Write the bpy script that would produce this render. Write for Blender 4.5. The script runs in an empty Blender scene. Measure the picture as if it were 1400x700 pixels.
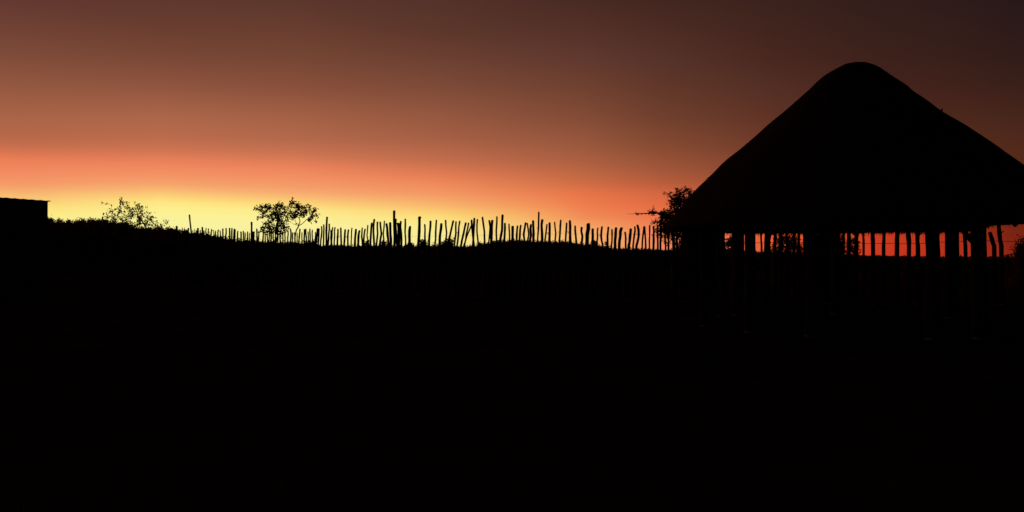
import bpy, math, random
from mathutils import Vector, noise
random.seed(7)
R = math.radians
C = bpy.context.scene.collection
sc = bpy.context.scene

# ------------------------------------------------------------------ camera
CAM_H, F, HX, HY = 1.35, 1212.0, 700.0, 353.0      # eye height, focal length and horizon in photo pixels
cam = bpy.data.cameras.new('camera'); co = bpy.data.objects.new('camera', cam); C.objects.link(co)
cam.sensor_width = 36.0; cam.lens = 36.0 * F / 1400.0
cam.clip_start = 0.05; cam.clip_end = 20000
co.location = (0, 0, CAM_H)
co.rotation_euler = (R(90) + math.atan((HY - 350.0) / F), 0, 0)
sc.camera = co

# ------------------------------------------------------------------ dusk sky
def lin(c):
    return tuple((v/255/12.92 if v/255 <= 0.04045 else ((v/255+0.055)/1.055)**2.4) for v in c) + (1.0,)
SKY = [
 (30,  [(0,98,56,48),(40,112,66,52),(80,128,76,58),(120,148,88,64),(160,170,100,72),(190,184,105,74),(205,206,114,79),(219,237,127,87),(237,243,141,97),(252,244,152,104),(265,247,182,113),(277,251,206,116),(286,253,226,124),(297,253,236,136),(353,250,225,130)]),
 (220, [(0,95,56,46),(40,106,62,48),(80,122,72,54),(120,145,86,64),(160,172,102,74),(190,188,108,77),(206,208,117,82),(222,238,131,92),(240,243,147,101),(254,246,168,110),(265,252,200,118),(274,254,226,126),(282,254,238,138),(293,251,241,150),(310,248,242,158),(353,248,236,150)]),
 (400, [(0,92,54,44),(40,105,62,48),(80,118,70,52),(120,138,80,60),(160,164,97,69),(190,180,105,76),(212,205,117,83),(228,236,131,91),(242,243,143,98),(256,245,158,106),(267,248,178,114),(277,252,210,118),(286,254,233,134),(295,251,239,148),(312,250,240,158),(353,248,236,150)]),
 (600, [(0,84,50,42),(40,92,54,42),(80,108,64,50),(120,126,75,56),(160,150,88,64),(190,166,96,69),(220,196,110,77),(240,228,125,84),(252,240,138,91),(268,244,156,102),(282,249,184,110),(296,253,220,118),(310,250,235,145),(335,250,235,150),(353,248,230,145)]),
 (800, [(0,72,42,36),(40,84,48,40),(80,96,56,46),(120,112,65,48),(160,130,75,54),(200,155,88,62),(225,176,97,65),(250,204,108,68),(265,232,116,72),(280,239,124,76),(297,241,139,87),(310,244,165,98),(325,247,183,108),(353,245,185,112)]),
 (900, [(0,66,38,32),(40,76,44,36),(80,86,50,42),(120,98,56,42),(160,112,64,46),(200,135,75,50),(230,160,86,58),(250,185,94,60),(265,212,104,66),(280,228,108,66),(300,236,120,78),(320,240,135,90),(353,240,140,98)]),
 (1060,[(0,59,34,29),(40,65,36,30),(80,72,39,32),(120,83,46,36),(160,94,50,37),(200,110,58,42),(240,138,70,45),(270,172,78,48),(300,212,86,50),(320,230,88,46),(353,232,90,50)]),
 (1200,[(0,51,30,27),(40,56,32,27),(80,61,33,27),(120,69,36,29),(160,80,42,32),(200,92,48,33),(240,110,54,34),(270,135,55,33),(300,175,56,30),(320,200,60,30),(340,206,58,32),(353,204,52,34)]),
 (1300,[(0,45,28,26),(40,51,30,26),(80,57,31,26),(120,65,34,27),(160,76,40,28),(200,87,45,30),(240,102,49,29),(270,120,49,28),(300,146,47,25),(320,168,50,25),(340,180,50,27),(353,180,48,28)]),
 (1385,[(0,40,25,25),(40,45,27,25),(80,51,29,25),(120,59,32,26),(160,71,38,28),(200,82,42,28),(240,92,43,25),(270,102,41,23),(300,114,38,19),(325,122,35,18),(353,148,38,20)]),
]
world = bpy.data.worlds.new("World"); sc.world = world; world.use_nodes = True
nt = world.node_tree; nt.nodes.clear()
def N(t): return nt.nodes.new(t)
tc = N('ShaderNodeTexCoord'); sep = N('ShaderNodeSeparateXYZ'); nt.links.new(tc.outputs['Generated'], sep.inputs[0])
def mth(op, a, b=None):
    m = N('ShaderNodeMath'); m.operation = op
    for i, v in enumerate((a, b)):
        if v is None: continue
        if isinstance(v, (int, float)): m.inputs[i].default_value = v
        else: nt.links.new(v, m.inputs[i])
    return m.outputs[0]
el = mth('ARCSINE', sep.outputs['Z'])
az = mth('ARCTAN2', sep.outputs['X'], sep.outputs['Y'])
EL0, EL1 = R(-4), R(90)
fac = mth('DIVIDE', mth('SUBTRACT', el, EL0), EL1 - EL0)
def ramp(stops):            # [(elevation, linear rgba)]
    n = N('ShaderNodeValToRGB'); cr = n.color_ramp; cr.interpolation = 'LINEAR'
    stops = sorted(stops)
    els = cr.elements
    els[0].position = (stops[0][0]-EL0)/(EL1-EL0); els[0].color = stops[0][1]
    els[1].position = 1.0; els[1].color = stops[-1][1]
    for e, c in stops[1:-1]:
        k = els.new((e-EL0)/(EL1-EL0)); k.color = c
    nt.links.new(fac, n.inputs[0]); return n.outputs[0]
def column(x, rows, gain=1.0):
    a = math.atan((x-HX)/F)
    st = [(math.atan((HY-y)/F*math.cos(a)), tuple(v*gain for v in lin((r, g, b))[:3])+(1,)) for y, r, g, b in rows]
    top = st[0][1]; e0 = st[0][0]
    for de, k in ((R(5), .66), (R(14), .27), (R(30), .07), (R(55), .025)):
        st.append((e0+de, tuple(v*k for v in top[:3])+(1,)))
    st.append((EL1, (0.002, .0014, .0018, 1)))
    return a, ramp(st)
night = N('ShaderNodeRGB'); night.outputs[0].default_value = (0.0009, 0.0007, 0.0009, 1)
cols = [column(x, rows) for x, rows in SKY]
side_l = column(SKY[-1][0], SKY[-1][1], .8)[1]; side_r = column(SKY[-1][0], SKY[-1][1], .35)[1]
chain = [(R(-150), night.outputs[0]), (R(-75), side_l), (R(-40), cols[0][1])] + cols + [(R(50), side_r), (R(110), night.outputs[0])]
cur = chain[0][1]
for (a0, _), (a1, c1) in zip(chain[:-1], chain[1:]):
    mr = N('ShaderNodeMapRange'); mr.clamp = True
    nt.links.new(az, mr.inputs[0]); mr.inputs[1].default_value = a0; mr.inputs[2].default_value = a1
    mx = N('ShaderNodeMix'); mx.data_type = 'RGBA'
    nt.links.new(mr.outputs[0], mx.inputs[0]); nt.links.new(cur, mx.inputs[6]); nt.links.new(c1, mx.inputs[7])
    cur = mx.outputs[2]
bg = N('ShaderNodeBackground'); bg.inputs['Strength'].default_value = 1.0
wo = N('ShaderNodeOutputWorld'); nt.links.new(cur, bg.inputs['Color']); nt.links.new(bg.outputs[0], wo.inputs['Surface'])
sc.view_settings.view_transform = 'Standard'; sc.view_settings.look = 'None'
sc.view_settings.exposure = 0; sc.view_settings.gamma = 1; sc.view_settings.use_curve_mapping = False
sc.cycles.filter_width = 1.5

# ------------------------------------------------------------------ helpers
def mat(name, c1, c2, scale=4.0, rough=.95, stretch=(1, 1, 1), bump=.3, detail=6):
    m = bpy.data.materials.new(name); m.use_nodes = True; t = m.node_tree
    b = t.nodes['Principled BSDF']; b.inputs['Roughness'].default_value = rough
    b.inputs['Specular IOR Level'].default_value = 0.0
    tx = t.nodes.new('ShaderNodeTexCoord'); mp = t.nodes.new('ShaderNodeMapping'); mp.inputs['Scale'].default_value = stretch
    n = t.nodes.new('ShaderNodeTexNoise'); n.inputs['Scale'].default_value = scale; n.inputs['Detail'].default_value = detail
    r = t.nodes.new('ShaderNodeValToRGB'); r.color_ramp.elements[0].position = .35; r.color_ramp.elements[1].position = .68
    r.color_ramp.elements[0].color = c1+(1,); r.color_ramp.elements[1].color = c2+(1,)
    bp = t.nodes.new('ShaderNodeBump'); bp.inputs['Strength'].default_value = bump
    L = t.links.new
    L(tx.outputs['Object'], mp.inputs[0]); L(mp.outputs[0], n.inputs[0]); L(n.outputs[0], r.inputs[0])
    L(r.outputs[0], b.inputs['Base Color']); L(n.outputs[0], bp.inputs['Height']); L(bp.outputs[0], b.inputs['Normal'])
    return m
M = dict(
 soil=mat('dry_soil', (.06, .046, .034), (.13, .10, .07), .6),
 hill=mat('hill_scrub', (.03, .03, .02), (.07, .06, .04), .3),
 bark=mat('weathered_stake_wood', (.09, .06, .04), (.16, .12, .09), 14, stretch=(3, 3, .35)),
 trunk=mat('tree_bark', (.07, .05, .035), (.12, .09, .06), 8),
 leaf=mat('foliage', (.035, .05, .018), (.07, .085, .03), 2.5, bump=0),
 dryleaf=mat('dry_foliage', (.06, .05, .02), (.09, .075, .03), 2.5, bump=0),
 thatch=mat('old_thatch', (.07, .056, .038), (.15, .12, .08), 7, stretch=(4, 4, .6)),
 pole=mat('round_timber', (.10, .07, .045), (.16, .11, .07), 12, stretch=(3, 3, .4)),
 plaster=mat('mud_plaster', (.20, .14, .10), (.28, .21, .15), 1.5),
 tin=mat('rusty_roof_sheet', (.12, .07, .05), (.22, .18, .16), 2.0, rough=.8),
 wire=mat('fence_wire', (.12, .10, .09), (.18, .15, .13), 20),
 grass=mat('dry_grass', (.12, .10, .05), (.18, .15, .08), 5, bump=0),
)
for k_ in ('leaf', 'dryleaf'):
    t_ = M[k_].node_tree; b_ = t_.nodes['Principled BSDF']; o_ = t_.nodes['Material Output']
    tr = t_.nodes.new('ShaderNodeBsdfTranslucent'); tr.inputs[0].default_value = (.50, .22, .07, 1)
    ms = t_.nodes.new('ShaderNodeMixShader'); ms.inputs[0].default_value = .3
    t_.links.new(b_.outputs[0], ms.inputs[1]); t_.links.new(tr.outputs[0], ms.inputs[2]); t_.links.new(ms.outputs[0], o_.inputs[0])
class MB:
    def __init__(s): s.v = []; s.f = []
    def add(s, vs, fs):
        o = len(s.v); s.v += [tuple(v) for v in vs]; s.f += [tuple(i+o for i in f) for f in fs]
    def tube(s, pts, rads, n=7, rough=0.0, cap=True):
        pts = [Vector(p) for p in pts]; vs = []; fs = []
        for i, p in enumerate(pts):
            d = (pts[min(i+1, len(pts)-1)] - pts[max(i-1, 0)]).normalized()
            a = d.cross(Vector((0, 1, 0.01))) if abs(d.y) < .9 else d.cross(Vector((1, 0, 0)))
            a.normalize(); b = d.cross(a)
            for k in range(n):
                t = 2*math.pi*k/n; r = rads[i]*(1+rough*random.uniform(-1, 1))
                vs.append(p + a*math.cos(t)*r + b*math.sin(t)*r)
        for i in range(len(pts)-1):
            for k in range(n):
                fs.append((i*n+k, i*n+(k+1) % n, (i+1)*n+(k+1) % n, (i+1)*n+k))
        if cap:
            fs.append(tuple(reversed(range(n)))); fs.append(tuple(range((len(pts)-1)*n, len(pts)*n)))
        s.add(vs, fs)
    def box(s, c, u, v, w):      # centre and three half-axis vectors
        c, u, v, w = map(Vector, (c, u, v, w))
        vs = [c+u*a+v*b+w*e for a in (-1, 1) for b in (-1, 1) for e in (-1, 1)]
        s.add(vs, [(0, 1, 3, 2), (4, 6, 7, 5), (0, 4, 5, 1), (2, 3, 7, 6), (0, 2, 6, 4), (1, 5, 7, 3)])
    def leaf(s, p, size):
        d = Vector([random.gauss(0, 1) for _ in range(3)]).normalized()
        a = d.cross(Vector([random.gauss(0, 1) for _ in range(3)])).normalized()*size*random.uniform(.3, .5)
        d = d*size*random.uniform(.6, 1.1)*.8
        s.add([p-d, p+a, p+d, p-a], [(0, 1, 2, 3)])
    def build(s, name, m, parent=None, smooth=False, origin=None):
        o0 = Vector(origin) if origin is not None else Vector((0, 0, 0))
        me = bpy.data.meshes.new(name); me.from_pydata([tuple(Vector(v)-o0) for v in s.v], [], s.f); me.update()
        me.materials.append(m)
        if smooth:
            for p in me.polygons: p.use_smooth = True
        o = bpy.data.objects.new(name, me); C.objects.link(o)
        if parent is not None: o.parent = parent
        else: o.location = o0
        return o
def tag(o, label=None, cat=None, group=None, kind=None):
    if label: o['label'] = label
    if cat: o['category'] = cat
    if group: o['group'] = group
    if kind: o['kind'] = kind
    return o
def empty(name, loc):
    o = bpy.data.objects.new(name, None); C.objects.link(o); o.location = loc; o.empty_display_size = .3
    return o
def interp(xs, ys, x):
    if x <= xs[0]: return ys[0]
    for i in range(1, len(xs)):
        if x <= xs[i]: return ys[i-1] + (ys[i]-ys[i-1])*(x-xs[i-1])/(xs[i]-xs[i-1])
    return ys[-1]
def P(x, y, d):                  # the point at depth d seen in direction (x, y)
    return Vector(((x-HX)*d/F, d, CAM_H+(HY-y)*d/F))
def gz(X, Y):                    # ground height: gently uneven yard
    return .05*noise.noise(Vector((X*.15, Y*.15, 0))) + .02*noise.noise(Vector((X*.9, Y*.9, 3)))

# ------------------------------------------------------------------ ground and far rise
g = MB(); NR, NA = 90, 200
rr = [0.0] + [0.8*(9000/0.8)**(i/(NR-1)) for i in range(NR)]
for r in rr[1:]:
    for k in range(NA):
        a = 2*math.pi*k/NA; X, Y = r*math.sin(a), r*math.cos(a)
        g.v.append((X, Y, gz(X, Y) if r < 130 else gz(X, Y)*max(0, 1-(r-130)/200)))
g.v.append((0, 0, 0)); cidx = len(g.v)-1
for i in range(NR-1):
    for k in range(NA):
        g.f.append((i*NA+k, (i+1)*NA+k, (i+1)*NA+(k+1) % NA, i*NA+(k+1) % NA))
for k in range(NA): g.f.append((cidx, k, (k+1) % NA))
tag(g.build('ground', M['soil'], smooth=True), kind='structure')

SKX = [-400, 0, 65, 75, 85, 97, 120, 140, 160, 180, 200, 230, 260, 290, 310, 330, 370, 400, 440, 500, 560, 575, 600, 640, 655, 670, 700, 740, 790, 805, 820, 840, 920, 1040, 1200, 1330, 1400, 1800]
SKYY = [296, 297, 300, 302, 303, 305, 303, 302, 305, 310, 313, 314, 319, 322, 327, 331, 332, 334, 336, 337, 338, 336, 337, 339, 335, 332, 330, 331, 333, 335, 338, 341, 342, 345, 350, 351.5, 351.5, 351]
RC = 150.0
def crest(a):
    x = HX + F*math.tan(a)
    y = interp(SKX, SKYY, x)
    return CAM_H + (HY-y)*RC*math.cos(a)/F
def rise_z(a, r):
    h = crest(a)
    if r < RC: t = (r-85)/(RC-85)
    else: t = 1-(r-RC)/230
    t = max(0, min(1, t)); t = t*t*(3-2*t)
    return h*t - .25*(1-t) + .25*t*(noise.noise(Vector((a*60, r*.05, 1)))-.4)
hl = MB(); A0, A1, NA2, NR2 = R(-60), R(60), 700, 36
for i in range(NR2+1):
    r = 78 + (400-78)*(i/NR2)**1.35
    for k in range(NA2+1):
        a = A0+(A1-A0)*k/NA2
        hl.v.append((r*math.sin(a), r*math.cos(a), rise_z(a, r)))
for i in range(NR2):
    for k in range(NA2):
        hl.f.append((i*(NA2+1)+k, (i+1)*(NA2+1)+k, (i+1)*(NA2+1)+k+1, i*(NA2+1)+k+1))
tag(hl.build('hill', M['hill'], smooth=True), kind='structure')

# scrub covering the rise: one uncountable mass
s = MB()
for i in range(2600):
    a = R(random.uniform(-33, 33)); x = HX+F*math.tan(a)
    r = random.uniform(120, 175)
    z = rise_z(a, r); p = Vector((r*math.sin(a), r*math.cos(a), z))
    thin = interp([0, 300, 900, 1100, 1400], [1, 1, .7, .35, .3], x)
    h = random.uniform(.15, .6)*thin; w = random.uniform(.3, .9)
    for _ in range(int(30*thin)+6):
        q = p+Vector((random.gauss(0, w*.5), random.gauss(0, w*.5), abs(random.gauss(0, .55))*h))
        s.leaf(q, random.uniform(.10, .24))
tag(s.build('scrub', M['leaf']), 'low dark scrub covering the far rise along the skyline', 'scrub', kind='stuff')

# sparse dry grass in the yard
s = MB()
for i in range(2600):
    X = random.uniform(-22, 22); Y = random.uniform(3.5, 30)
    if noise.noise(Vector((X*.25, Y*.25, 9))) < 0.05: continue
    for _ in range(7):
        b = Vector((X+random.gauss(0, .06), Y+random.gauss(0, .06), 0)); b.z = gz(b.x, b.y)-.01
        d = Vector((random.gauss(0, .03), random.gauss(0, .03), random.uniform(.03, .11)))
        s.add([b+Vector((-.003, 0, 0)), b+Vector((.003, 0, 0)), b+d], [(0, 1, 2)])
tag(s.build('grass', M['grass']), 'sparse short dry grass tufts on the dark yard', 'grass', kind='stuff')

# ------------------------------------------------------------------ trees and bushes
def woody(base, mids, tips, r0, rmin, mb, n=6):
    """limbs: every tip joins the nearest earlier node; girth follows how much it carries"""
    nodes = [Vector(base)]; par = [-1]
    for m_ in mids:
        nodes.append(Vector(m_[0])); par.append(m_[1])
    k0 = len(nodes)
    ref = nodes[-1] if mids else nodes[0]
    for t in sorted(tips, key=lambda t: min((t-q).length for q in nodes[1:k0] or nodes)):
        best = min(range(1 if k0 > 1 else 0, len(nodes)), key=lambda i: (nodes[i]-t).length + (0.6*max(0, nodes[i].z-t.z)) + .08*(nodes[i]-nodes[0]).length)
        nodes.append(t); par.append(best)
    cnt = [1]*len(nodes)
    for i in range(len(nodes)-1, 0, -1): cnt[par[i]] += cnt[i]
    tot = cnt[0]
    rad = [max(rmin, r0*math.sqrt(c/tot)) for c in cnt]
    for i in range(1, len(nodes)):
        a, b = nodes[par[i]], nodes[i]; L = (b-a).length
        ra = min(rad[par[i]], rad[i]*1.35) if par[i] else rad[par[i]]; rb = rad[i]
        pts = []
        for q in range(4):
            t = q/3; w = Vector((random.gauss(0, .05), random.gauss(0, .05), random.gauss(0, .03)+.03))*L*(1 if 0 < q < 3 else 0)
            pts.append(a.lerp(b, t)+w)
        mb.tube(pts, [ra+(rb-ra)*q/3 for q in range(4)], n, .08)
def tree(name, label, cat, d, base_px, mids_px, clumps, leaf_px, r0, dens=3.0, spread=1.0, leafmat='leaf', group=None, rmin=None, sig=.68):
    k = d/F
    b = P(base_px, HY, d); b.z = gz(b.x, b.y)-.1
    mids = [(P(x, y, d+dy), p) for x, y, dy, p in mids_px]
    cl = []
    for c in clumps:
        x, y, r = c[0], c[1], c[2]
        dn = c[3] if len(c) > 3 else 1.0
        cl.append((P(x, y, d) + Vector((0, random.gauss(0, 1)*spread*6*k, 0)), r*k, dn))
    root = empty(name, (b.x, b.y, b.z+.1)); tag(root, label, cat, group); inv = Vector(root.location)
    tb = MB(); woody(b, mids, [c[0] for c in cl], r0, rmin or k*.28, tb)
    lf = MB()
    for p, r, dn in cl:
        n = int(max(4, (r/k)**2*dens*dn))
        for _ in range(n):
            q = Vector([random.gauss(0, sig) for _ in range(3)])
            lf.leaf(p+q*r, leaf_px*k*random.uniform(.6, 1.3))
    for mb in (tb, lf): mb.v = [tuple(Vector(v)-inv) for v in mb.v]
    tb.build('trunk', M['trunk'], root, smooth=True); lf.build('crown', M[leafmat], root)
    return root
def sc_(pts, ox, oy, k, rk=1.0):
    out = []
    for t in pts:
        r = t[2] if len(t) > 2 else 18
        out.append((ox+t[0]/k, oy+t[1]/k, r/k*rk) + tuple(t[3:]))
    return out
K = 7.37
T1 = [(90,213,7,.6),(130,213,6,.5),(160,222,10,.6),(205,188,18),(255,170,13,.8),(262,190,14),(292,230,18),(350,215,18,.7),(345,265,25),(400,245,25),(435,215,12,.5),(450,255,20),(480,275,20),(515,243,9,.7),(245,275,22,.8),(215,285,16),(265,295,25,.8),(230,320,15),(320,300,12),(165,285,18),(150,325,22),(140,345,15),(300,380,25),(350,375,30),(420,320,25,1.2),(430,350,20,1.2),(465,380,25),(440,400,25,1.2),(480,330,20),(515,325,18),(545,300,12),(575,345,18),(545,360,18),(595,355,8),(530,390,15),(530,425,20,1.3),(270,370,20),(220,370,20),(690,390,18,.8),(655,400,8,.6),(715,400,10,.6),(610,420,20),(640,440,22,1.3),(180,375,20),(400,410,20),(380,330,20),(300,265,16),(330,250,14),(450,300,20),(400,285,20),(500,360,18),(500,400,20),(560,385,16),(360,410,20),(310,400,18),(425,380,20),(370,290,14),(190,330,14),(210,350,16),(345,335,14),(290,330,14)]
tree('thorn_tree', 'sparse open tree with arching leafy twigs on the skyline beside the flat-roofed building', 'tree', 62, 200.5,
     [(200,318,0,0),(199,309,0,1),(192,300,0,2),(187,293,.2,3),(204,300,-.2,2)], sc_(T1, 130, 250, K), 2.2, .045, dens=3.0, sig=.85, rmin=.006, spread=1.2)
T2L = [(440,260,20),(465,270,16),(520,250,25),(545,235,20),(575,265,25),(605,245,20),(490,295,22,.8),(560,290,18,.8),(480,355,16),(520,345,22),(560,345,20),(590,325,15,.7),(640,290,30),(670,310,35,1.3),(690,235,30),(665,240,20),(720,235,18),(740,270,20),(700,340,30),(720,300,25),(640,345,25,.9),(690,370,20),(760,260,20,.7),(545,420,28),(590,435,28),(520,450,22),(480,465,20),(570,465,25),(620,450,25),(660,430,22),(700,440,28),(740,430,25),(730,470,25),(650,480,30),(480,490,15),(600,500,25,.9),(690,500,25,.9),(760,450,15),(545,500,22,.8),(770,300,22),(765,340,18),(745,370,18),(610,370,22),(590,395,18),(700,395,22),(630,230,18),(600,315,20)]
tree('acacia_tree', 'ragged tree with leafy tiers down to the stake tops, left of its thin-stemmed neighbour', 'tree', 56, 380,
     [(380,322,0,0),(379,312,0,1),(380,300,0,2),(383,292,.1,3),(370,303,-.2,2)], sc_(T2L, 290, 250, K), 2.2, .07, dens=4.6, rmin=.006)
T2R = [(800,205,20,.8),(825,195,20),(850,215,22),(855,240,22),(820,240,18,.8),(890,250,22),(920,245,20),(980,240,22,.9),(1010,260,20),(1035,290,18),(1045,325,20),(1000,340,22),(965,370,18),(1000,300,20),(930,280,28,1.3),(900,300,28,1.3),(860,290,25,1.1),(830,320,30),(800,335,22),(860,335,22),(780,350,15),(795,300,20,.7),(940,320,20),(780,385,14,.4),(830,400,16,.3),(1045,388,14),(980,360,15)]
tree('acacia_tree', 'tree with thin forked bare stem and one flat clumped crown, right of the ragged tree', 'tree', 54, 403.5,
     [(403.5,328,0,0),(405,315,0,1),(408,309,0,2),(413,306,.1,3),(418,301,.1,4),(410,303,-.1,3),(409,298,-.1,6)], sc_(T2R, 290, 250, K), 2.2, .04, dens=4.8, rmin=.006)
T3 = [(480,140,30,1.5),(520,125,25),(545,150,25),(430,160,26),(385,160,20,.8),(400,190,25),(440,195,28,1.3),(470,180,30,1.5),(500,200,30,1.5),(540,190,35,1.5),(520,240,40,1.5),(400,220,25),(430,235,25,1.2),(460,230,28,1.4),(425,260,25,.8),(390,270,22,.6),(370,290,25,.8),(400,300,30,1.3),(450,290,40,1.6),(350,310,25),(330,300,20),(320,335,22),(350,345,30,1.5),(380,330,30,1.5),(410,340,35,1.6),(300,365,20,.9),(260,375,16,.8),(240,380,9,.6),(290,395,22),(330,390,30,1.5),(370,390,35,1.6),(300,430,25),(330,440,30,1.4),(280,450,16,.9),(300,480,20,.7),(340,480,25,.8),(380,450,32,1.6),(310,520,13,.5),(340,530,13,.6),(375,545,16,.8),(395,490,15,.8),(345,137,10,.6),(335,130,5,.5),(430,118,12,.5),(420,108,5,.5),(540,112,12,.6),(505,112,10,.6),(440,400,50,1.6),(480,460,50,1.5),(430,470,40,1.4),(110,303,5,.6),(130,302,8,1),(160,305,7,.8),(180,304,6,.6),(215,300,13),(232,290,14,1.1),(250,295,18,1.1),(250,250,7,.4),(252,268,7,.5),(270,300,14,.8)]
tree('thorn_tree', 'dark bushy tree beside the left eave of the thatched hut, one bare twig reaching left', 'tree', 29.0, 942,
     [(940,330,0,0),(934,305,0,1),(924,290,0,2),(930,278,.1,3),(900,292,0,2)], sc_(T3, 850, 240, 5.833), 2.1, .06, dens=4.4, rmin=.004, spread=1.2)
tw = MB()
pts = [P(850+x/5.833, 240+y/5.833, 29.0) for x, y in ((40, 307), (90, 305), (140, 303), (200, 303), (270, 302))]
t3 = [o for o in C.objects if o.name.startswith('thorn_tree')][-1]
tw.tube([p-Vector(t3.location) for p in pts], [.004, .007, .010, .012, .018], 5)
tw.build('twig', M['trunk'], t3)

def bush(label, x, ytop, hw, d, zbase=None, dens=3, leaf_px=1.4, leafmat='leaf', name='bush', group=None, ybase=None):
    k = d/F; X = (x-HX)*k
    if zbase is None: zbase = gz(X, d)
    top = CAM_H+(HY-ytop)*k; H = max(.4, top-zbase); W = hw*k
    root = empty(name, (X, d, zbase)); tag(root, label, 'bush', group)
    tips = []; rad = []
    n = max(9, int(H*W/(9*k*k)/3)+9); n = min(n, 130)
    for i in range(n):
        t = random.random()**.6; wz = math.sqrt(max(.05, 1-(t-.35)**2/.5))
        a = random.uniform(0, 2*math.pi); q = random.random()**.5*W*wz
        tips.append(Vector((q*math.cos(a), q*math.sin(a)*.8, H*(.12+.8*t)*(1-.25*(q/W)**2)))); rad.append(min(W, H)*.26+1.5*k)
    tb = MB(); woody(Vector((0, 0, -.08)), [(Vector((0, 0, H*.12)), 0)], tips, .02+.02*H, k*.2, tb, 5)
    lf = MB()
    for p, r in zip(tips, rad):
        for _ in range(int(max(5, (r/k)**2*dens))):
            lf.leaf(p+Vector([random.gauss(0, .5) for _ in range(3)])*r, leaf_px*k*random.uniform(.6, 1.3))
    tb.build('stem', M['trunk'], root); lf.build('crown', M[leafmat], root)
    return root
def skybush(label, x, ytop, hw, r=118):
    a = math.atan((x-HX)/F); d = r*math.cos(a)
    return bush(label, x, ytop, hw, d, zbase=rise_z(a, r)-.1, dens=3.4, leaf_px=1.9, group='bushes on the far skyline')
for l, x, y, h in (
    ('low feathery bush nearest the right end of the flat-roofed building', 71, 296.5, 4.5),
    ('small round-topped bush on the skyline, second from the flat-roofed building', 81, 295.5, 4.5),
    ('small round-topped bush on the skyline, third from the flat-roofed building', 93.5, 297, 4),
    ('wide low mound-like bush in the dip before the open thorn tree', 111, 299.5, 9),
    ('loose ragged bush under the far left twigs of the open thorn tree', 136, 298.5, 9),
    ('low bush filling the space under the middle of the open thorn tree', 172, 303.5, 12),
    ('tight low bush just right of the open thorn tree trunk', 216, 308, 7),
    ('squat bush below the skyline where the far stakes begin', 234, 313.5, 8),
    ('low bush behind the stakes under the ragged tiered tree', 372, 328, 9),
    ('low bush behind the stakes under the thin-stemmed tree', 425, 329, 10),
    ('small open bush behind thin stakes left of the tall double post', 501, 328, 5),
    ('open lacy bush behind the gap just left of the tall double post', 525, 328, 5.5),
    ('low flat bush between the tall double post and the knobbed stake', 560, 331, 7),
    ('arching bush behind the knobbed stake', 577, 326.5, 8),
    ('wide lacy bush behind the three slanting stakes', 612, 327, 14),
    ('small bush at the foot of the bare mound behind the crossed stakes', 655, 331.5, 6),
    ('tiny bush on top of the mound behind the paired stakes', 687, 326.5, 4),
    ('lacy small bush showing between the stakes right of the thickest stake', 813, 328.5, 4.5),
    ('lacy small bush low behind thin stakes nearer the hut', 831, 329.5, 7)):
    skybush(l, x, y, h)
for l, x, y, h, d, dn in (
    ('dense dark bush behind the middle of the hut filling the space under its roof', 1130, 312, 30, 31, 3.0),
    ('open leafy bush behind the hut left of the dense one, sky showing through', 1076, 317, 30, 32, .6),
    ('thin leafy shrub seen under the left part of the hut roof', 1002, 318, 16, 31.5, 1.7),
    ('dark dense bush under the left eave at the foot of the bushy tree', 959, 312, 37, 30.5, 4.5),
    ('leafy bush at the right edge of the view past the hut', 1412, 317, 27, 30, 1.7),
    ('loose twiggy shrub behind the hut right of the dense bush', 1166, 316, 11, 32, 1.3),
    ('little low shrub between the leaning hut prop and the edge bush', 1379, 344, 8, 36, 2.0),
    ('little low weed bush seen under the hut beside the widest gap', 1235, 346.5, 6, 40, 1.6),
    ('little low weed bush seen under the hut between two thick posts', 1313, 344, 7, 40, 1.6)):
    bush(l, x, y, h, d, dens=dn, leaf_px=2.3)

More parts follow.
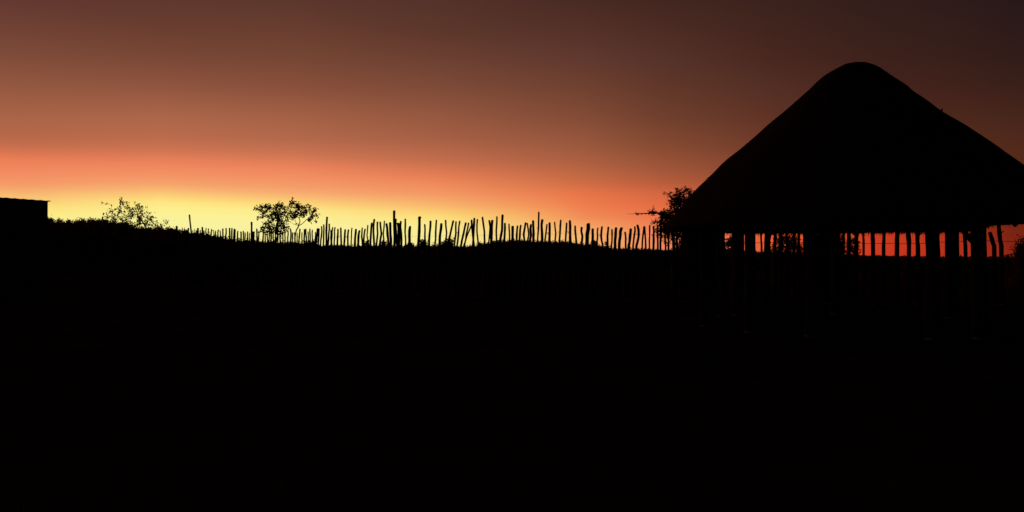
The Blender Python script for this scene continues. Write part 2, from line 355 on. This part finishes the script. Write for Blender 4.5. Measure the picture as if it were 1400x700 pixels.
# ------------------------------------------------------------------ pole fences
DX = [200, 440, 560, 740, 900, 1060, 1200, 1400, 1500]; DD = [46, 38, 33.5, 29.5, 27.6, 26.8, 26.3, 25.8, 25.5]
def fd(x): return interp(DX, DD, x)
def r4(l): return [(440+a/8.75, 270+b/8.75, 440+c/8.75, w) + tuple(440+q/8.75 for q in e) for a, b, c, w, *e in l]
def r5(l): return [(590+a/8.75, 270+b/8.75, 590+c/8.75, w) + tuple(590+q/8.75 for q in e) for a, b, c, w, *e in l]
def r6(l): return [(740+a/8.75, 270+b/8.75, 740+c/8.75, w) + tuple(740+q/8.75 for q in e) for a, b, c, w, *e in l]
def r3(l): return [(290+a/K, 250+b/K, 290+c/K, w) for a, b, c, w in l]
def r2(l): return [(130+a/K, 250+b/K, 130+c/K, w) for a, b, c, w in l]
FA = r2([(770,455,765,2),(822,435,820,2.6),(850,475,850,1.2),(878,450,880,1),(900,465,898,1.2),(922,470,925,1.4),(940,455,942,2),(950,320,982,1.9),(1003,465,1003,1),(1020,478,1022,1.2),(1037,455,1032,2.4),(1060,475,1062,1.2),(1080,445,1082,2.1),(1098,480,1098,1.2),(1118,455,1122,1.3),(1142,460,1145,1.4),(1173,465,1173,1.4),(1195,475,1196,1),(1215,480,1215,1.1)]) + \
     r3([(35,488,35,1.5),(62,470,60,1.5),(80,480,82,1.4),(108,460,106,1.8),(140,455,146,1.7),(176,452,174,1.8),(200,455,198,1.8),(228,465,222,2.8),(258,485,260,1.6),(290,490,292,2),(315,485,313,1.6),(332,500,330,1.5),(358,490,357,1.5),(376,505,378,1.3),(397,393,397,2.3),(413,490,413,1.6),(425,490,428,1.4),(450,462,455,1.9),(470,490,468,1.6),(515,490,508,1.8),(533,500,535,1.5),(555,480,557,1.6),(575,470,572,1.5),(595,460,592,1.8),(615,485,617,1.6),(640,480,640,1.6),(662,495,660,1.4),(690,480,690,1.8),(712,500,715,1.5),(735,490,733,1.5),(765,480,765,1.6),(790,468,792,1.9),(812,500,810,1.5),(830,500,833,1.5),(858,505,856,1.3),(885,465,870,1.8),(905,500,908,1.4),(930,465,932,1.9),(945,463,950,1.7),(965,490,966,1.4),(985,462,990,1.7),(1010,475,1012,1.6),(1040,495,1040,1.4),(1062,460,1045,2.2),(1076,460,1068,2),(1103,438,1092,1.8),(1125,420,1120,1.8)])
FB = r4([(62,230,57,2.4),(88,315,75,2.0),(108,385,108,1.4),(130,355,120,1.6),(157,355,147,1.7),(193,375,186,2.1),(227,360,234,2.1),(280,380,265,2.2),(318,382,310,2.0),(360,362,350,1.5),(408,378,395,2.5),(450,392,435,2.5),(483,362,487,1.8),(517,375,500,2),(550,330,562,1.6,540),(597,300,583,2.2),(627,258,627,2.3,617),(665,290,652,2,668),(698,290,690,2.2,712),(748,280,745,1.7,735),(773,310,797,2.8),(817,297,827,2.9),(865,158,868,3),(888,255,898,2.1),(912,305,918,3.4),(944,280,952,2.4),(998,255,1002,1.9,995),(1055,345,1042,3),(1168,228,1152,3.2,1165),(1232,320,1230,2.1),(1300,280,1282,2.5,1290),(1370,268,1352,2.0)]) + \
     r5([(118,310,98,3),(168,268,162,2,180),(260,275,205,2.4),(293,285,272,2,290),(337,280,305,2,322),(410,300,352,2.4),(443,300,395,1.8),(478,325,385,1.8),(478,265,508,2.4),(512,245,494,2.4),(548,260,560,1.9,543),(610,232,638,2.2,632),(690,272,712,2.2),(727,270,712,3.0),(700,330,680,1.6),(782,225,780,2,774),(850,205,812,2.8,842),(877,305,870,2.4),(927,312,930,1.8),(970,340,968,3.4),(1028,335,1013,2.3),(1067,330,1053,2.3),(1125,300,1115,2.3,1102),(1145,305,1145,1.8,1163),(1190,320,1178,2.6),(1215,275,1222,2.8),(1283,172,1267,2.0),(1325,262,1320,3),(1380,320,1352,2)]) + \
     r6([(100,300,99,3),(160,292,160,1.9,174),(233,268,218,2.2,225),(303,300,292,2.1,295),(342,275,350,3),(405,338,422,2.3),(484,352,480,2.6,492),(563,310,546,4.2),(615,370,617,3),(677,360,666,1.8),(727,345,737,2.3,716),(803,352,794,2.4),(846,380,838,2),(895,360,883,3.1),(960,358,932,3.4),(1002,410,1010,2.2),(1070,372,1047,3.1),(1120,345,1098,2.1),(1152,328,1140,2.7,1168),(1228,345,1208,2),(1238,345,1250,2),(1298,330,1294,1.8),(1342,345,1342,2.6),(1393,340,1395,2.1)]) + \
     [(904, 310, 903, 2.4), (909.5, 313, 910, 2), (914.5, 309, 914, 2.4)]
FC = [(920+i*6.6+random.uniform(-1, 1), random.uniform(306, 314), 920+i*6.6+random.uniform(-1.5, 1.5), random.uniform(2, 3.6)) for i in range(10)]
FC += [(989,310,990,3),(1003,311,1004,4),(1012,309,1012.5,4),(1024,310,1025,4),(1030,308,1029,4),(1041,306,1041.2,2.2,1040.5),(1048,308,1047,4),(1052,309,1051,4),(1060,311,1059,3.8),(1066.5,309,1067.5,4.2),(1077,307,1076,3.4,1075.5),(1084.5,311,1085.5,3),(1093,307,1092.3,3.2),(1100,311,1100.5,4),(1107,308,1108,4)]
FC += [(1115+i*7.6, random.uniform(305, 313), 1115+i*7.6+random.uniform(-1, 1), random.uniform(3.5, 5)) for i in range(7)]
FC += [(1171,309,1171,4.5),(1180.8,310,1180.8,2.6),(1193.2,306,1193.8,4.6),(1207.8,309,1208,3.9,1208.4),(1227.2,308,1226.5,5,1226.8),(1242.4,310,1242.8,5,1242),(1254.8,309,1255,5,1254.4),(1271,310,1270,6),(1279,308,1280,5),(1297,311,1297,5),(1304,307,1305,6),(1319.5,309,1319.8,4),(1333,310,1333,5),(1343,309,1344,5),(1353.6,317.5,1359,4.6),(1364.5,303,1369,4.4),(1412,315,1410,5),(1424,309,1425,4)]
def stakes(fence, lst):
    for k in lst:
        xt, yt, xb, w = k[:4]; via = k[4] if len(k) > 4 else None
        if via is not None: xm = via
        else: xm = (xt+xb)/2 + random.gauss(0, .35)
        d = fd(xt)+random.uniform(-.08, .08); q = d/F
        T = P(xt, yt, d+random.gauss(0, .05)); B = P(xb, 336, d); Mi = P(xm, (yt+336)/2, d)
        if yt > 325: B.z = P(0, 342, d).z
        g0 = Vector((B.x+(B.x-T.x)*.25+random.gauss(0, .01), d, gz(B.x, d)-.25))
        low = B.lerp(g0, .5)+Vector((random.gauss(0, .012), random.gauss(0, .02), 0))
        r = w*q/2*1.24
        pts = [g0, low, B, B.lerp(Mi, .5)+Vector((random.gauss(0, .006), random.gauss(0, .015), 0)), Mi, Mi.lerp(T, .55)+Vector((random.gauss(0, .008), 0, 0)), T-Vector((0, 0, .02)), T+Vector((random.uniform(-.2, .2)*r, 0, random.uniform(0, .012)))]
        # the bend is rounded through the middle point
        rads = [r*1.12, r*1.08, r*1.02, r*random.uniform(.95, 1.05), r*random.uniform(.92, 1.08), r*random.uniform(.9, 1.05), r*.92, r*random.uniform(.55, .8)]
        m_ = MB(); m_.tube(pts, rads, 8, .10)
        if abs(xt-573.5) < .6:      # the stake with a stubby side knob at its top
            m_.tube([T-Vector((0, 0, .03)), T+Vector((.045, 0, -.05)), T+Vector((.06, 0, -.06))], [r*.8, r*.7, r*.45], 7, .1)
        if random.random() < .22:   # cut twig stub
            p = pts[4]; sg = random.choice((-1, 1)); m_.tube([p, p+Vector((sg*r*2.1, 0, r*1.2))], [r*.4, r*.25], 5)
        loc = fence.location
        m_.v = [tuple(Vector(v)-loc) for v in m_.v]
        m_.build('stake', M['bark'], fence, smooth=True)
def wire(fence, xs, ypx, rad):
    pts = []
    for i, x in enumerate(xs):
        y = interp(*ypx, x); d = fd(x)-.09
        pts.append(P(x, y, d) + Vector((0, 0, random.gauss(0, .006))) - Vector(fence.location))
    m_ = MB(); m_.tube(pts, [rad]*len(pts), 5); m_.build('wire', M['wire'], fence)
def fence(name, label, x0, lst):
    d = fd(x0); o = empty(name, ((x0-HX)*d/F, d, 0)); tag(o, label, 'fence', 'rough stake fences round the yard'); stakes(o, lst); return o
fa = fence('stake_fence', 'far left run of short thin crooked stakes shrinking away below the two clumped trees', 235, FA)
fb = fence('stake_fence', 'middle run of tall crooked stakes standing against the bright sky between trees and hut', 447, FB)
fc = fence('stake_fence', 'near right run of thicker wired stakes passing behind the thatched hut', 920, FC)
wire(fb, [447+i*15 for i in range(32)], ([447, 640, 780, 915], [325, 322, 319.5, 321]), .0022)
wire(fb, [447+i*15 for i in range(32)], ([447, 640, 780, 915], [356, 358, 362, 367]), .0022)
wire(fc, [920+i*12 for i in range(43)], ([920, 1200, 1260, 1320, 1430], [331, 333, 332.8, 329.5, 330.5]), .0075)
wire(fc, [920+i*12 for i in range(43)], ([920, 1200, 1430], [362, 368, 372]), .0075)

# ------------------------------------------------------------------ thatched hut
D = 19.4
RY = [84.6,86.5,90,93.5,105.4,118.7,127.4,136,148.6,156,176.4,190,208,224.6,260,307,330]; RX = [1178,1188,1198,1205,1220.5,1241.5,1250.5,1264,1281,1291.5,1326,1346.5,1374,1398.4,1450,1515,1545]
LY = [84.6,86.2,90.4,104.6,114,125,139,150,173.6,188.6,201.4,220.7,246.4,262.5,285,312,330]; LX = [1168,1160.5,1151,1127.7,1116.7,1105.7,1090,1077,1048.5,1031.5,1017,993,966,949.5,930,906,892]
EAVE, APEX = 1.97, CAM_H + (HY-84.0)*18.0/F
def level(z):
    th, al = R(21.8), R(6)
    for _ in range(200):
        t = D*math.cos(al)
        yl = HY-(z-CAM_H)*F/(t*math.cos(th-al)); yr = HY-(z-CAM_H)*F/(t*math.cos(th+al))
        bl = math.atan((interp(LY, LX, yl)-HX)/F); br = math.atan((interp(RY, RX, yr)-HX)/F)
        th += .5*((bl+br)/2-th); al += .5*((br-bl)/2-al)
    return D*math.sin(th), D*math.cos(th), D*math.sin(al)
cx0, cy0, R0 = level(EAVE)
hut = empty('thatched_hut', (cx0, cy0, 0))
tag(hut, 'big open-sided round hut with a steep domed thatched roof on rough posts', 'hut')
HL = Vector((cx0, cy0, 0))
roof = MB(); NS = 128; LV = 34
levels = []
for i in range(LV):
    t = i/(LV-1); z = EAVE+(APEX-EAVE)*(1-(1-t)**1.25)
    cx, cy, r = level(min(z, APEX-.012)); 
    if i == LV-1: r *= .35
    levels.append((z, cx, cy, r))
def rp(i, k, shrink=0.0, dz=0.0):
    z, cx, cy, r = levels[i]; a = 2*math.pi*k/NS
    r = max(.02, r-shrink)
    e = .030*noise.noise(Vector((math.cos(a)*4.5, math.sin(a)*4.5, z*1.4)))*min(1, r*1.2)
    e += .024*noise.noise(Vector((math.cos(a)*17, math.sin(a)*17, z*3)))*min(1, r*1.2)
    x, y = cx+(r+e)*math.sin(a), cy+(r+e)*math.cos(a)
    if i == 0:
        bear = math.atan2(x, y)
        s_ = max(0, min(1, (bear-R(27.6))/R(1.2)))
        z += .15*s_*s_*(3-2*s_) + .02*noise.noise(Vector((math.cos(a)*12, math.sin(a)*12, 5)))
    return Vector((x, y, z+dz))-HL
for i in range(LV):
    for k in range(NS): roof.v.append(tuple(rp(i, k)))
for i in range(LV-1):
    for k in range(NS): roof.f.append((i*NS+k, i*NS+(k+1) % NS, (i+1)*NS+(k+1) % NS, (i+1)*NS+k))
roof.v.append(tuple(Vector((levels[-1][1], levels[-1][2], APEX+.004))-HL)); ci = len(roof.v)-1
for k in range(NS): roof.f.append(((LV-1)*NS+k, (LV-1)*NS+(k+1) % NS, ci))
base = len(roof.v); NU = LV-6          # underside
for i in range(NU):
    for k in range(NS): roof.v.append(tuple(rp(i, k, .10 if i == 0 else .24, .02 if i == 0 else -.03)))
for i in range(NU-1):
    for k in range(NS): roof.f.append((base+i*NS+k, base+(i+1)*NS+k, base+(i+1)*NS+(k+1) % NS, base+i*NS+(k+1) % NS))
for k in range(NS): roof.f.append((k, base+k, base+(k+1) % NS, (k+1) % NS))
roof.add([tuple(Vector((levels[NU-1][1], levels[NU-1][2], levels[NU-1][0]-.02))-HL)], [])
ci = len(roof.v)-1
for k in range(NS): roof.f.append((base+(NU-1)*NS+(k+1) % NS, base+(NU-1)*NS+k, ci))
rf = roof.build('roof', M['thatch'], hut, smooth=True)
# loose straw on the surface and ragged eave fringe, part of the thatch
st = MB()
for _ in range(7000):
    i = int(random.random()**1.5*(LV-4))+1; k = random.uniform(0, NS)
    p = rp(i, k); q = rp(i-1, k); d = (q-p).normalized()
    side = Vector((math.cos(2*math.pi*k/NS), -math.sin(2*math.pi*k/NS), 0))
    out = side.cross(d).normalized()
    if out.z < 0: out = -out
    L = random.uniform(.06, .2); a = p+out*.004
    st.add([a-side*.004, a+side*.004, a+d*L+out*abs(random.gauss(.006, .02))+side*random.gauss(0, .02)], [(0, 1, 2)])
for _ in range(9000):
    k = random.uniform(0, NS); p = rp(0, k, random.uniform(0, .1), .01)
    side = Vector((math.cos(2*math.pi*k/NS), -math.sin(2*math.pi*k/NS), 0)); rad = Vector((math.sin(2*math.pi*k/NS), math.cos(2*math.pi*k/NS), 0))
    L = abs(random.gauss(0, .045))+.01
    st.add([p-side*.006, p+side*.006, p+rad*L*.5+side*random.gauss(0, .012)-Vector((0, 0, L))], [(0, 1, 2)])
for (bx, by, n) in ((977, 236, 26), (970, 243, 16), (985, 228, 10)):      # lifted wisps on the left slope
    for _ in range(n):
        p = P(bx+random.gauss(0, 2), by+random.gauss(0, 2), 18.6)-HL
        st.add([p+Vector((.05, 0, 0)), p+Vector((.058, 0, .0)), p+Vector((-.06+random.gauss(0, .02), random.gauss(0, .02), -.07+random.gauss(0, .02)))], [(0, 1, 2)])
o = st.build('straw', M['thatch'], rf)
# peg poking through on the right slope
m_ = MB(); a = P(1287, 153, 17.2)-HL; m_.tube([a-Vector((.05, 0, .08)), a+Vector((.01, 0, .03)), a+Vector((.02, 0, .065))], [.024, .02, .012], 7, .1); m_.build('peg', M['pole'], hut)
# posts
cc = Vector((levels[0][1], levels[0][2], 0)); RP = R0-.62
def ringpt(x, near):
    b = math.atan((x-HX)/F); u = Vector((math.sin(b), math.cos(b), 0)); t = u.dot(cc); q = (cc-u*t).length
    return u*(t-math.sqrt(max(0, RP*RP-q*q))*(1 if near else -1))
posts = [(962,1,.08),(1026,1,.10),(1108,1,.10),(1275,1,.11),(1338,1,.125),(1421,1,.10),(985,0,.09),(1009,0,.15),(1142,0,.12),(1301,0,.15),(1380,0,.0),(1452,0,.1)]
pp = []
for x, near, r in posts:
    if r == 0: continue
    p = ringpt(x, near); pp.append(p); p.z = gz(p.x, p.y)
    m_ = MB(); b = p-HL
    pts = [b-Vector((0, 0, .3)), b+Vector((random.gauss(0, .03), 0, .6)), b+Vector((random.gauss(0, .02), 0, 1.1)), b+Vector((random.gauss(0, .012), 0, 1.65)), b+Vector((0, 0, 2.34-p.z))]
    m_.tube(pts, [r*1.12, r*random.uniform(.95,1.1), r*random.uniform(.92,1.05), r*.97, r*.93], 12, .07); m_.build('post', M['pole'], hut, smooth=True)
m_ = MB(); NB = 60
m_.tube([Vector((RP*math.sin(2*math.pi*k/NB), RP*math.cos(2*math.pi*k/NB), 2.37)) for k in range(NB+1)], [.055]*(NB+1), 8, .06); m_.build('ring_beam', M['pole'], hut, smooth=True)
for k in range(20):
    a = 2*math.pi*(k+.3)/20; m_ = MB()
    pts = []
    for i in (1, 6, 12, 18, 24):
        z, cx, cy, r = levels[i]; r -= .33; pts.append(Vector((cx+r*math.sin(a), cy+r*math.cos(a), z-.06))-HL)
    m_.tube(pts, [.045, .043, .04, .036, .03], 7, .06); m_.build('rafter', M['pole'], hut)
pb = ringpt(1338, 1); bl_ = ringpt(1306, 1)
m_ = MB(); dd = pb.y; m_.tube([P(1336, 337, dd)-HL, P(1322, 322, dd-.1)-HL, P(1312, 308, dd-.2)-HL], [.045, .045, .05], 7, .08); m_.build('brace', M['pole'], hut)

# ------------------------------------------------------------------ flat-roofed building
A = Vector(((65.3-HX)*30/F, 30, 0)); u = Vector((-.76, -.65, 0)); v = Vector((-.65, .76, 0))
bd = empty('flat_roofed_building', A); tag(bd, 'plain dark building with a thin flat roof sheet at the far left edge', 'building')
W_, L_ = 9.0, 6.0
zt0 = CAM_H+(HY-274.6)*30/F; sl = .036
m_ = MB()
vs = []
for a, b in ((0, 0), (W_, 0), (W_, L_), (0, L_)):
    p = u*a+v*b; vs += [Vector((p.x, p.y, -.2)), Vector((p.x, p.y, zt0-.02+sl*a))]
m_.add(vs, [(0, 1, 3, 2), (2, 3, 5, 4), (4, 5, 7, 6), (6, 7, 1, 0), (1, 7, 5, 3), (0, 2, 4, 6)]); m_.build('wall', M['plaster'], bd)
m_ = MB(); n = 120; ov = .095
top = []; bot = []
for k in range(n+1):
    a = -ov+(W_+2*ov)*k/n
    for b in (-.03, L_-.05):
        h = zt0+sl*a+.008*math.sin(k*1.9)
        p = u*a+v*b; top.append(Vector((p.x, p.y, h+.006))); bot.append(Vector((p.x, p.y, h-.006)))
q = len(top); fs = []
for k in range(n):
    i = 2*k; fs += [(i, i+1, i+3, i+2), (q+i, q+i+2, q+i+3, q+i+1), (i, i+2, q+i+2, q+i), (i+1, q+i+1, q+i+3, i+3)]
fs += [(0, q, q+1, 1), (2*n, 2*n+1, q+2*n+1, q+2*n)]
m_.add(top+bot, fs); m_.build('roof', M['tin'], bd)
